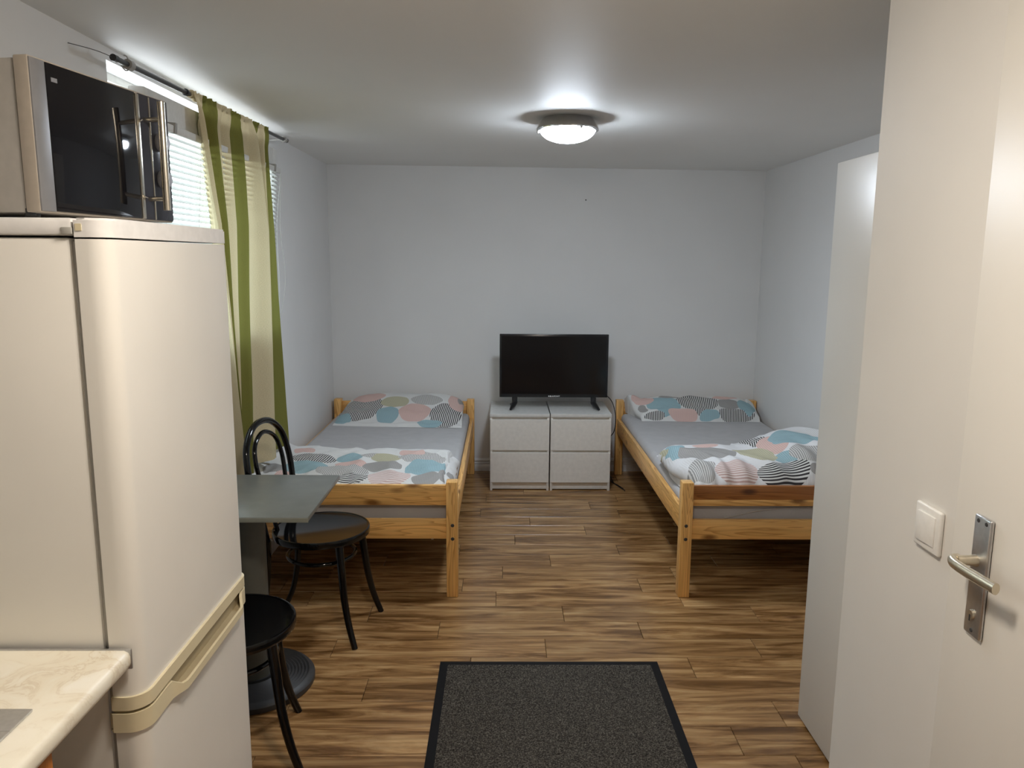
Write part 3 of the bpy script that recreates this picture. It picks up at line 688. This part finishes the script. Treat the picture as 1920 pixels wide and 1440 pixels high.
# ------------------------------------------------------------------ beds
def bed(label, x0, x1, rail_special=False, door_side='R'):
    y0, y1 = 3.457, 5.635
    t = thing('pine_bed', label, 'bed', ((x0 + x1) / 2, (y0 + y1) / 2, 0), 0, 'single pine beds with slatted ends')
    cx, cy = (x0 + x1) / 2, (y0 + y1) / 2
    hw, hl_ = (x1 - x0) / 2, (y1 - y0) / 2
    pw, pd, ph = .054, .062, .568
    for sx in (-1, 1):
        for sy in (-1, 1):
            xa = sx * hw; ya = sy * hl_
            b_ = B(); box(b_, min(xa, xa - sx * pw), max(xa, xa - sx * pw), min(ya, ya - sy * pd), max(ya, ya - sy * pd), 0, ph, bev=.004)
            o = obj('leg', b_, PZ, t)
            if sy == -1:
                for z in (.292, .358):
                    q = B(); lathe(q, [(0, .0022), (.0055, .0022), (.0075, .0005), (.0085, 0)], seg=16, mat=Matrix.Translation((xa - sx * pw * .45, ya - .0002, z)) @ Matrix.Rotation(PI / 2, 4, 'X')); obj('bolt', q, IRON, o)
    for sy, nm in ((-1, 'foot'), (1, 'head')):
        ya = sy * (hl_ - .014); yb = sy * (hl_ - .036)
        a, b2 = min(ya, yb), max(ya, yb)
        if rail_special and sy == -1:
            b_ = B(); box(b_, -hw + pw, hw - pw, a, b2, .483, .550, bev=.003); obj('foot_rail', b_, PXD, t)['label'] = 'dark reddish upper half of the top foot rail'
            b_ = B(); box(b_, -hw + pw, hw - pw, a + .0005, b2, .452, .483, bev=.002); obj('foot_rail', b_, PX, t)
        else:
            b_ = B(); box(b_, -hw + pw, hw - pw, a, b2, .452, .550, bev=.003); obj(nm + '_rail', b_, PX, t)
        b_ = B(); box(b_, -hw + pw, hw - pw, a, b2, .287, .384, bev=.003); obj(nm + '_rail', b_, PX, t)
    for sx in (-1, 1):
        xa = sx * (hw - .006); xb = sx * (hw - .030)
        b_ = B(); box(b_, min(xa, xb), max(xa, xb), -hl_ + pd, hl_ - pd, .322, .432, bev=.003); obj('side_rail', b_, PY, t)
        b_ = B(); xa = sx * (hw - .031); xb = sx * (hw - .055); box(b_, min(xa, xb), max(xa, xb), -hl_ + pd, hl_ - pd, .290, .312, bev=.002); obj('slat_ledge', b_, PY, t)
    s0 = None
    for k in range(14):
        y = -hl_ + .14 + k * (2 * hl_ - .28) / 13
        if s0 is None:
            b_ = B(); box(b_, -hw + .034, hw - .034, -.035, .035, .3125, .3275, bev=.002); s0 = obj('slat', b_, PX, t); s0.location.y = y
        else: s = bpy.data.objects.new('slat', s0.data); COL.objects.link(s); s.parent = t; s.location.y = y
    return t
LX0, LX1, RX0, RX1 = -1.240, -.207, .846, 1.885
bed('pine single bed against the left wall, behind the small table', LX0, LX1)
bed('pine single bed against the right wall, dark knotty top foot rail', RX0, RX1, True)
part(bpy.data.objects['pine_bed'], 'strap', MATT, (.385, .396, -1.02, -1.016, .262, .300), bev=0)
def mattress(label, x0, x1, seam=False):
    t = thing('mattress', label, 'mattress', ((x0 + x1) / 2, 4.545, .3285), 0)
    hx = (x1 - x0) / 2; hy = 1.035
    b_ = B(); box(b_, -hx, hx, -hy, hy, 0, .142, bev=.035, seg=5)
    bmesh.ops.subdivide_edges(b_, edges=[e for e in b_.edges if e.calc_length() > .3], cuts=14, use_grid_fill=True)
    for v in b_.verts:
        n1 = noise.noise(Vector((v.co.x * 3, v.co.y * 2, v.co.z * 5))); v.co.z += .004 * n1 if v.co.z > .05 else 0
    obj('fitted_sheet', b_, SHEET, t, angle=60)
    if seam:
        P = spline([(-.30, -hy - .001, .052), (-.12, -hy - .003, .092), (.06, -hy - .003, .106), (.25, -hy - .003, .100), (.42, -hy - .002, .07)], 8)
        b_ = B(); tube(b_, P, .0035, 8); obj('sheet_hem', b_, MATT, t)
    else:
        for a in ((-.28, -.18), (-.20, -.10), (-.36, -.31)):
            P = spline([(a[0] - .02, -hy - .0005, .125), ((a[0] + a[1]) / 2 - .005, -hy - .0005, .085), (a[1], -hy, .05)], 6)
            b_ = B(); tube(b_, P, .0028, 6); obj('sheet_crease', b_, SHEET, t)
    return t
mattress('mattress in a gray fitted sheet on the left-hand bed', LX0 + .034, LX1 - .034)
mattress('mattress in a gray fitted sheet with a curved hem on the right-hand bed', RX0 + .034, RX1 - .034, True)

# ------------------------------------------------------------------ textiles
#TEXTILE-BEGIN
def sstep(a, b, x):
    t = max(0.0, min(1.0, (x - a) / (b - a))); return t * t * (3 - 2 * t)
def ridge(x, y, f, seed):
    return 1 - abs(2 * noise.noise(Vector((x * f, y * f, seed))))
def pillow_pos(which):
    if which == 'L':
        c = [(-1.150, 5.10), (-.272, 5.045), (-1.105, 5.600), (-.282, 5.590)]; zz = 1
    else:
        c = [(.985, 5.29), (1.815, 5.275), (.905, 5.600), (1.865, 5.585)]; zz = 2
    def f(u, v):
        pinch = .018 * math.sin(PI * u)
        x = (c[0][0] * (1 - u) + c[1][0] * u) * (1 - v) + (c[2][0] * (1 - u) + c[3][0] * u) * v
        y = (c[0][1] * (1 - u) + c[1][1] * u) * (1 - v) + (c[2][1] * (1 - u) + c[3][1] * u) * v
        eu = (1 - abs(2 * u - 1) ** 5) ** .6
        if zz == 1:
            hv = .020 * sstep(0, .05, v) + .055 * sstep(.06, .30, v) + .075 * sstep(.25, .80, v) - .060 * sstep(.86, 1.0, v)
            hv *= (.45 + .55 * eu)
            if v < .12: hv += .004 * math.sin(u * 23) * math.sin(v / .12 * PI)
        else:
            hv = .085 * sstep(0, .10, v) ** .8 + .050 * sstep(.1, .65, v) - .070 * sstep(.84, 1.0, v)
            hv *= (.30 + .70 * eu)
            if u < .10: hv += .085 * (1 - u / .10) * sstep(.35, .85, v)
            if u > .93: hv += .015 * sstep(.3, 1, v)
        k = 1 - max(0, max(abs(2 * u - 1), abs(2 * v - 1)) ** 10)
        wr = .007 * k * (ridge(u * 2.2 + v, v * 1.2, 2.1, 3 + zz) - .5) + .004 * k * noise.noise(Vector((u * 9, v * 5, zz)))
        y -= pinch * (1 - v) * .4 + .012 * (1 - v) ** 2 * noise.noise(Vector((u * 5, 3.3, zz)))
        z = .4725 + hv + wr * 1.2
        return (x, y + .006 * noise.noise(Vector((u * 4, 0, zz))), max(z, .4728))
    return f, .80, .42, .4715
def duvet_pos(which):
    if which == 'L':
        def f(u, v):
            x = -1.246 + u * .985; y = 3.500 + v * (.735 + .07 * (1 - u))
            y += (.020 * noise.noise(Vector((u * 4, 1.0, 0))) - .02 * u) * v
            e = (1 - abs(2 * v - 1) ** 7) ** .5; eu = 1 - sstep(.955, 1.0, u) ** 2
            h = .082 * e * (0.10 + .90 * eu) + .030 * (1 - sstep(.0, .10, u)) * e
            h += .018 * sstep(.82, .97, v) * e * (.5 + .5 * math.sin(u * 9)) * (1 - u) ** .5 * eu
            k = e * eu
            h += k * (.014 * (ridge(u * 3.0 + v * .8, v * 1.6, 1.7, 9) - .6) + .010 * (ridge(u * 6 - v * 3, v * 3, 1.6, 4) - .6))
            h = min(h, .12)
            x = x + .006 * noise.noise(Vector((u * 2, v * 6, 2)))
            return (max(x, -1.258), y, .4735 + max(h, 0))
        return f, .98, .80, .472
    def f(u, v):
        x0 = .925 - .080 * sstep(.0, .55, v) + .02 * v
        x = x0 + u * (1.880 - x0)
        yb = 4.17 + .10 * sstep(.25, .55, u) + .12 * sstep(.5, .8, u) + .02 * math.sin(u * 11)
        y = 3.500 + v * (yb - 3.500)
        top = .132 + .036 * sstep(.38, .62, u) + .024 * math.exp(-((u - .74) / .16) ** 2) - .018 * math.exp(-((u - .42) / .10) ** 2 - ((v - .75) / .2) ** 2)
        ev = (min(1, v / .22)); ev = (1 - (1 - ev) ** 2.2) ** .62 if v < .22 else 1
        bk = 1 - sstep(.62, 1.0, v) * (.55 if u < .4 else .42); bk *= (1 - sstep(.93, 1.0, v) * .9)
        lf = (1 - (1 - min(1, u / .10)) ** 2) ** .5 if u < .10 else 1
        rt_ = 1 - .25 * sstep(.9, 1, u)
        h = top * ev * bk * (.12 + .88 * lf) * rt_
        k = ev * lf
        h += k * (.022 * (ridge(u * 3.4 + .6 * v, v * 1.3 + u, 1.5, 21) - .6) + .012 * noise.noise(Vector((u * 5, v * 4, 8))))
        # gathers fanning down the front
        y -= .016 * math.sin(u * 62 + 5 * math.sin(u * 7) + v * 6) * (1 - sstep(.0, .4, v)) * k
        h += .008 * math.sin(u * 62 + 5 * math.sin(u * 7) + v * 6) * (1 - sstep(.25, .6, v)) * k
        return (min(x + .004 * noise.noise(Vector((u * 3, v * 7, 2))), 1.886), y, .514 + max(h - .010 * ev, 0))
    return f, 1.02, 1.10, .511
#TEXTILE-END
def cloth(name, fdef, nu, nv, mat_, label, cat, parent=None, group=None, extra=None):
    f, UW, VH, zb = fdef
    b_ = B(); uvl = b_.loops.layers.uv.new('UVMap')
    def ease(i, n):                                    # denser near the borders
        t = i / n; return t + (-math.sin(2 * PI * t) / (2 * PI)) * .55
    us = [ease(i, nu) for i in range(nu + 1)]; vs_ = [ease(j, nv) for j in range(nv + 1)]
    G = [[b_.verts.new(f(u, v)) for v in vs_] for u in us]
    for i in range(nu):
        for j in range(nv):
            q = b_.faces.new((G[i][j], G[i + 1][j], G[i + 1][j + 1], G[i][j + 1]))
            for lp, (a, c) in zip(q.loops, ((i, j), (i + 1, j), (i + 1, j + 1), (i, j + 1))): lp[uvl].uv = (us[a] * UW, vs_[c] * VH)
    bor = [(i, 0) for i in range(nu + 1)] + [(nu, j) for j in range(1, nv + 1)] + [(i, nv) for i in range(nu - 1, -1, -1)] + [(0, j) for j in range(nv - 1, 0, -1)]
    low = []
    for (i, j) in bor:
        p = G[i][j].co; cxx = G[nu // 2][nv // 2].co
        d = Vector((cxx.x - p.x, cxx.y - p.y, 0)).normalized() * .012
        low.append(b_.verts.new((p.x + d.x, p.y + d.y, zb)))
    n = len(bor)
    for k in range(n):
        a, c = bor[k], bor[(k + 1) % n]
        q = b_.faces.new((G[a[0]][a[1]], low[k], low[(k + 1) % n], G[c[0]][c[1]]))
        for lp, (s, dz) in zip(q.loops, ((a, 0), (a, .03), (c, .03), (c, 0))): lp[uvl].uv = (us[s[0]] * UW, vs_[s[1]] * VH - dz)
    b_.faces.new(low[::-1])
    o = obj(name, b_, mat_, parent, angle=75)
    if label: tag(o, label, cat, group)
    return o
#ELL-BEGIN
ELL = {}
ELL['PL'] = [(0.13, 0.172, 0.146, 0.126, 0, 'dark'), (0.155, 0.297, 0.11, 0.061, 0, 'pink'), (0.345, 0.228, 0.092, 0.055, 0, 'beige'), (0.325, 0.101, 0.073, 0.075, 0, 'blue'), (0.497, 0.133, 0.106, 0.091, 0, 'pink'), (0.555, 0.262, 0.11, 0.045, 0, 'grayh'), (0.695, 0.118, 0.098, 0.122, 0, 'dark'), (0.753, 0.273, 0.052, 0.102, 0, 'pink'), (0.78, 0.323, 0.018, 0.048, 0, 'gray'), (0.6, 0.03, 0.079, 0.03, 0, 'blue'), (0.045, 0.056, 0.055, 0.05, 0, 'blue')]
ELL['PR'] = [(0.18, 0.146, 0.11, 0.136, 0, 'blue'), (0.408, 0.196, 0.131, 0.175, 0, 'dark'), (0.605, 0.154, 0.073, 0.098, 0, 'gray'), (0.04, 0.114, 0.024, 0.069, 0, 'gray'), (0.075, 0.268, 0.067, 0.099, 0, 'pink'), (0.09, 0.018, 0.073, 0.016, 0, 'dark'), (0.283, 0.024, 0.095, 0.026, 0, 'pink'), (0.46, 0.017, 0.067, 0.018, 0, 'blue'), (0.645, 0.028, 0.122, 0.034, 0, 'dark'), (0.722, 0.145, 0.058, 0.129, 0, 'blue'), (0.605, 0.304, 0.079, 0.058, 0, 'pink'), (0.262, 0.303, 0.076, 0.059, 0, 'gray')]
ELL['DL'] = [(0.26, 0.44, 0.123, 0.091, 0, 'dark'), (0.446, 0.471, 0.066, 0.084, 0, 'blue'), (0.539, 0.518, 0.052, 0.044, 0, 'grayh'), (0.637, 0.48, 0.082, 0.098, 0, 'beige'), (0.815, 0.508, 0.127, 0.119, 0, 'grayh'), (0.75, 0.615, 0.071, 0.061, 0, 'pink'), (0.248, 0.28, 0.116, 0.098, 0, 'blue'), (0.469, 0.342, 0.078, 0.076, 0, 'pink'), (0.45, 0.213, 0.131, 0.107, 0, 'grayh'), (0.515, 0.103, 0.082, 0.064, 0, 'darkh'), (0.634, 0.323, 0.101, 0.082, 0, 'gray'), (0.695, 0.123, 0.101, 0.107, 0, 'pinkh'), (0.861, 0.313, 0.108, 0.156, 0, 'blue'), (0.873, 0.107, 0.071, 0.084, 0, 'gray'), (0.949, 0.17, 0.015, 0.11, 0, 'gray'), (0.172, 0.594, 0.06, 0.05, 0, 'pink'), (0.101, 0.24, 0.056, 0.073, 0, 'gray'), (0.171, 0.157, 0.045, 0.064, 0, 'pink'), (0.331, 0.061, 0.097, 0.048, 0, 'beige'), (0.398, 0.083, 0.045, 0.04, 0, 'gray')]
ELL['DR'] = [(0.057, 0.725, 0.047, 0.289, 0, 'blue'), (0.175, 0.471, 0.136, 0.214, 0, 'gray'), (0.217, 0.738, 0.07, 0.078, 0, 'pink'), (0.497, 0.811, 0.054, 0.243, 0, 'dark'), (0.529, 0.498, 0.062, 0.197, 0, 'pink'), (0.663, 0.523, 0.132, 0.21, 0, 'blue'), (0.507, 0.211, 0.051, 0.098, 0, 'blue'), (0.402, 0.395, 0.093, 0.231, 0, 'beige'), (0.609, 0.199, 0.082, 0.109, 0, 'grayh'), (0.057, 0.151, 0.062, 0.134, 0, 'grayh'), (0.221, 0.089, 0.106, 0.092, 0, 'pinkh'), (0.456, 0.069, 0.136, 0.075, 0, 'darkh'), (0.612, 0.055, 0.023, 0.025, 0, 'gray'), (0.019, 0.89, 0.016, 0.157, 0, 'beige')]
#ELL-END
TPL = textile('printed_pillow_left', ELL['PL'], .12); TPR = textile('printed_pillow_right', ELL['PR'], .1)
TDL = textile('printed_duvet_left', ELL['DL'], .1); TDR = textile('printed_duvet_right', ELL['DR'], .15, (.68, .68, .69))
cloth('pillow', pillow_pos('L'), 90, 44, TPL, 'pebble-print pillow propped at the head of the left-hand bed', 'pillow', group=None)
cloth('pillow', pillow_pos('R'), 90, 44, TPR, 'pebble-print pillow with pointed corners on the right-hand bed', 'pillow', group=None)
dv = cloth('duvet', duvet_pos('L'), 120, 80, TDL, 'pebble-print duvet folded flat across the foot of the left-hand bed', 'duvet')
def fold_pos():                                        # crumpled side of the folded layers
    def f(u, v):
        y = 3.56 + v * .63; x = -.300 + u * .060 + .010 * noise.noise(Vector((v * 6, 0, 3)))
        h = (.070 - .02 * v) * (1 - u ** 2.4) ** .6 + .008 * noise.noise(Vector((u * 4, v * 14, 7)))
        h *= (1 - abs(2 * v - 1) ** 8)
        return (x, y, .4735 + max(h, 0))
    return f, .12, .9, .472
cloth('duvet_side_fold', fold_pos(), 12, 60, TDL, None, None, parent=dv)
dr = cloth('duvet', duvet_pos('R'), 150, 110, TDR, 'bunched pebble-print duvet heaped at the foot of the right-hand bed', 'duvet')
def under_pos():
    def f(u, v):
        x = .878 + u * .985 + .010 * math.sin(v * 9) + .03 * v; y = 3.512 + v * (.72 + .06 * u)
        e = ((1 - abs(2 * v - 1) ** 8) ** .5) * ((1 - (1 - min(1, u / .05)) ** 2) ** .5 if u < .05 else 1)
        return (x, y, .4725 + .050 * e * (1 + .25 * noise.noise(Vector((u * 6, v * 8, 1)))))
    return f, .95, .8, .4718
cloth('duvet_lower_layer', under_pos(), 80, 60, TDR, None, None, parent=dr)

# ------------------------------------------------------------------ drawer units
def drawers(label, x0, x1):
    y0 = 5.165; y1 = 5.645
    t = thing('drawer_unit', label, 'chest of drawers', (x0, y0, 0), 0, 'white two-drawer units under the television')
    W = x1 - x0; D = y1 - y0
    part(t, 'top', DREST, (-.001, W + .001, -.002, D, .523, .546), bev=.0015)
    part(t, 'side_panel', DRESW, (0, .016, .004, D, 0, .523), bev=.001); part(t, 'side_panel', DRESW, (W - .016, W, .004, D, 0, .523), bev=.001)
    part(t, 'back_panel', DRESW, (.016, W - .016, D - .008, D - .002, .02, .523), bev=0)
    part(t, 'inner_front', DRESW, (.016, W - .016, .0195, .030, .05, .523), bev=0)
    for z0, z1 in ((.290, .505), (.060, .272)):
        b_ = B(); pr = [(0, z0), (.018, z0), (.018, z1 - .03), (.019, z1), (.012, z1 + .001), (0, z1 - .002)]
        A = [b_.verts.new((.003, a, z)) for a, z in pr]; C = [b_.verts.new((W - .003, a, z)) for a, z in pr]
        for i in range(6): j = (i + 1) % 6; b_.faces.new((A[i], A[j], C[j], C[i]))
        b_.faces.new(A); b_.faces.new(C[::-1]); obj('drawer', b_, DRESW, t, smooth=False)
    part(t, 'plinth', DRESW, (.016, W - .016, .020, .034, .008, .058), bev=.0005)
    return t
drawers('white two-drawer unit under the left half of the television', -.083, .326)
drawers('white two-drawer unit under the right half of the television, black cable at its side', .335, .752)

# ------------------------------------------------------------------ television
tv = thing('television', 'black flat screen television standing on the two white drawer units', 'television', (.364, 5.36, .546))
def tvb(name, m, x0, x1, y0, y1, z0, z1, bev=.002): return part(tv, name, m, (x0 - .364, x1 - .364, y0 - 5.36, y1 - 5.36, z0 - .546, z1 - .546), bev=bev)
tvb('bezel', plain('tv_bezel', (.008, .008, .009), .22), -.020, .746, 5.36, 5.385, .627, 1.076, .003)
tvb('screen', plain('tv_screen', (.005, .005, .006), .12, spec=.4, nscale=4), -.006, .732, 5.3585, 5.3605, .652, 1.062, 0)
tvb('rear_housing', BLACKPL, .06, .67, 5.385, 5.425, .64, .90, .01)
for s, xf in ((-1, .088), (1, .648)):
    b_ = B(); tube(b_, [(xf - .364, .015, .082), (xf - .364, .012, .04), (xf - .364 + s * .010, -.02, .028), (xf - .364 + s * .030, -.085, .0105)], [.020, .020, .019, .008], 10)
    tube(b_, [(xf - .364, .015, .04), (xf - .364 + s * .012, .06, .022), (xf - .364 + s * .028, .11, .010)], [.014, .012, .006], 10); obj('foot', b_, BLACKPL, tv)
fc = bpy.data.curves.new('logo', 'FONT'); fc.body = 'BLAUPUNKT'; fc.size = .0125; fc.extrude = .0003; fc.align_x = 'CENTER'; fc.offset = .0003
fo = bpy.data.objects.new('logo_tmp', fc); COL.objects.link(fo); bpy.context.view_layer.update()
me = bpy.data.meshes.new_from_object(fo.evaluated_get(bpy.context.evaluated_depsgraph_get())); bpy.data.objects.remove(fo)
WHITEP = plain('white_print', (.75, .75, .75), .5); me.materials.clear(); me.materials.append(WHITEP)
lo = bpy.data.objects.new('logo', me); COL.objects.link(lo); lo.parent = tv; lo.location = (.009, -.0012, .0855); lo.rotation_euler = (PI / 2, 0, 0)
b_ = B(); lathe(b_, [(0, .0005), (.0042, .0005), (.0042, 0), (0, 0)], seg=16, mat=Matrix.Translation((-.034, -.0008, .0900)) @ Matrix.Rotation(PI / 2, 4, 'X')); obj('logo_dot', b_, WHITEP, tv)
b_ = B(); tube(b_, spline([(.70, 5.40, .640), (.74, 5.37, .640), (.775, 5.30, .600), (.795, 5.26, .50), (.790, 5.29, .40), (.770, 5.36, .33), (.768, 5.45, .22), (.772, 5.42, .10), (.80, 5.36, .012), (.84, 5.22, .006), (.858, 5.16, .006)], 10), .0032, 8)
tube(b_, spline([(.775, 5.60, .15), (.772, 5.50, .08), (.79, 5.40, .008), (.83, 5.28, .006), (.852, 5.20, .006)], 8), .0032, 8)
o = obj('power_cable', b_, BLACKPL); tag(o, 'thin black cable hanging from the television beside the drawers to the floor', 'cable')

# ------------------------------------------------------------------ wardrobe behind the near wall
wd = thing('wardrobe', 'tall plain white wardrobe seen edge-on beyond the near right wall', 'wardrobe', (0, 0, 0))
part(wd, 'side_panel', WARDM, (1.070, 1.66, 2.464, 2.482, 0, 1.897), bev=.001)
part(wd, 'side_panel', WARDM, (1.070, 1.66, 1.868, 1.886, 0, 1.897), bev=.001)
part(wd, 'top_panel', WARDM, (1.070, 1.66, 1.886, 2.464, 1.879, 1.897), bev=.001)
part(wd, 'back_panel', WARDM, (1.66, 1.665, 1.868, 2.482, .02, 1.89), bev=0)
part(wd, 'door', WARDM, (1.052, 1.069, 1.869, 2.484, .012, 1.902), bev=.0015)
part(wd, 'plinth', WARDM, (1.080, 1.095, 1.886, 2.464, 0, .06), bev=.001)

# ------------------------------------------------------------------ door with handle, light switch
DX = XE - .010
b_ = B(); box(b_, DX, XE - .0002, .58, 1.403, .004, 2.10, bev=.0015)
dr_ = struct('door_1', b_, DOORM, 'plain white door with a long-plate lever handle')
b_ = B(); box(b_, DX - .008, DX, 1.284, 1.333, .921, 1.148, bev=.004, seg=3); obj('handle_plate', b_, ALU, dr_)
for y, z in ((1.297, 1.138), (1.320, 1.138), (1.308, .932)):
    b_ = B(); lathe(b_, [(0, .0015), (.0035, .001), (.004, 0)], seg=12, mat=Matrix.Translation((DX - .008, y, z)) @ Matrix.Rotation(-PI / 2, 4, 'Y')); obj('screw', b_, IRON, dr_)
b_ = B(); lathe(b_, [(0, .004), (.008, .004), (.009, 0)], seg=20, mat=Matrix.Translation((DX - .008, 1.310, .962)) @ Matrix.Rotation(-PI / 2, 4, 'Y')); k_ = obj('lock_cylinder', b_, NICKEL, dr_)
part(dr_, 'keyway', IRON, (DX - .0128, DX - .0119, 1.3085, 1.3115, .950, .962), bev=0)
b_ = B(); tube(b_, [(DX - .006, 1.316, 1.063), (DX - .022, 1.318, 1.063), (DX - .040, 1.320, 1.062)], [.0115, .0095, .0095], 16)
Pp = spline([(DX - .030, 1.326, 1.062), (DX - .046, 1.323, 1.061), (DX - .052, 1.304, 1.060), (DX - .051, 1.26, 1.060), (DX - .046, 1.198, 1.061)], 8)
t_ = B(); tube(t_, Pp, .0105, 16)
for v in t_.verts: v.co.x = v.co.x if abs(v.co.x - (DX - .045)) > .03 else (DX - .047) + (v.co.x - (DX - .047)) * .72
merge(b_, t_); obj('lever', b_, NICKEL, dr_)
sw = thing('light_switch', 'square white rocker light switch on the near right wall', 'light switch', (XE, 1.495, 1.060))
b_ = B(); box(b_, -.010, 0, -.046, .046, -.046, .046, bev=.004, seg=3); obj('frame', b_, SWITCH, sw)
b_ = B(); box(b_, -.0125, -.008, -.031, .031, -.031, .031, bev=.002); 
for v in b_.verts:
    if v.co.x < -.010: v.co.x -= .003 * (v.co.y + .031) / .062
obj('rocker', b_, SWITCH, sw)

# ------------------------------------------------------------------ door mat
mt = thing('door_mat', 'large charcoal door mat with a black rubber border in the foreground', 'mat', (0, 0, 0))
mx0, mx1, my0, my1 = -.243, .627, 1.60, 2.858
b_ = B(); box(b_, mx0, mx1, my0, my1, 0, .005, bev=.0015); obj('rubber_border', b_, RUBBER, mt)
b_ = B(); nx, ny = 200, 290
V = [[None] * (ny + 1) for _ in range(nx + 1)]
for i in range(nx + 1):
    for j in range(ny + 1):
        e = i in (0, nx) or j in (0, ny)
        V[i][j] = b_.verts.new((mx0 + .030 + (mx1 - mx0 - .060) * i / nx, my0 + .030 + (my1 - my0 - .056) * j / ny, .0045 if e else .0068 + random.uniform(-.0012, .0014)))
for i in range(nx):
    for j in range(ny): b_.faces.new((V[i][j], V[i + 1][j], V[i + 1][j + 1], V[i][j + 1]))
o = obj('pile', b_, PILE, mt, recalc=False, angle=180); o['kind'] = 'stuff'

# small plug hole mark on the back wall
b_ = B(); lathe(b_, [(0, .004), (.004, .003), (.005, 0)], seg=12, mat=Matrix.Translation((.597, YB, 2.018)) @ Matrix.Rotation(PI / 2, 4, 'X'))
tag(obj('wall_nail', b_, IRON), 'tiny nail in the upper back wall above the television', 'nail')
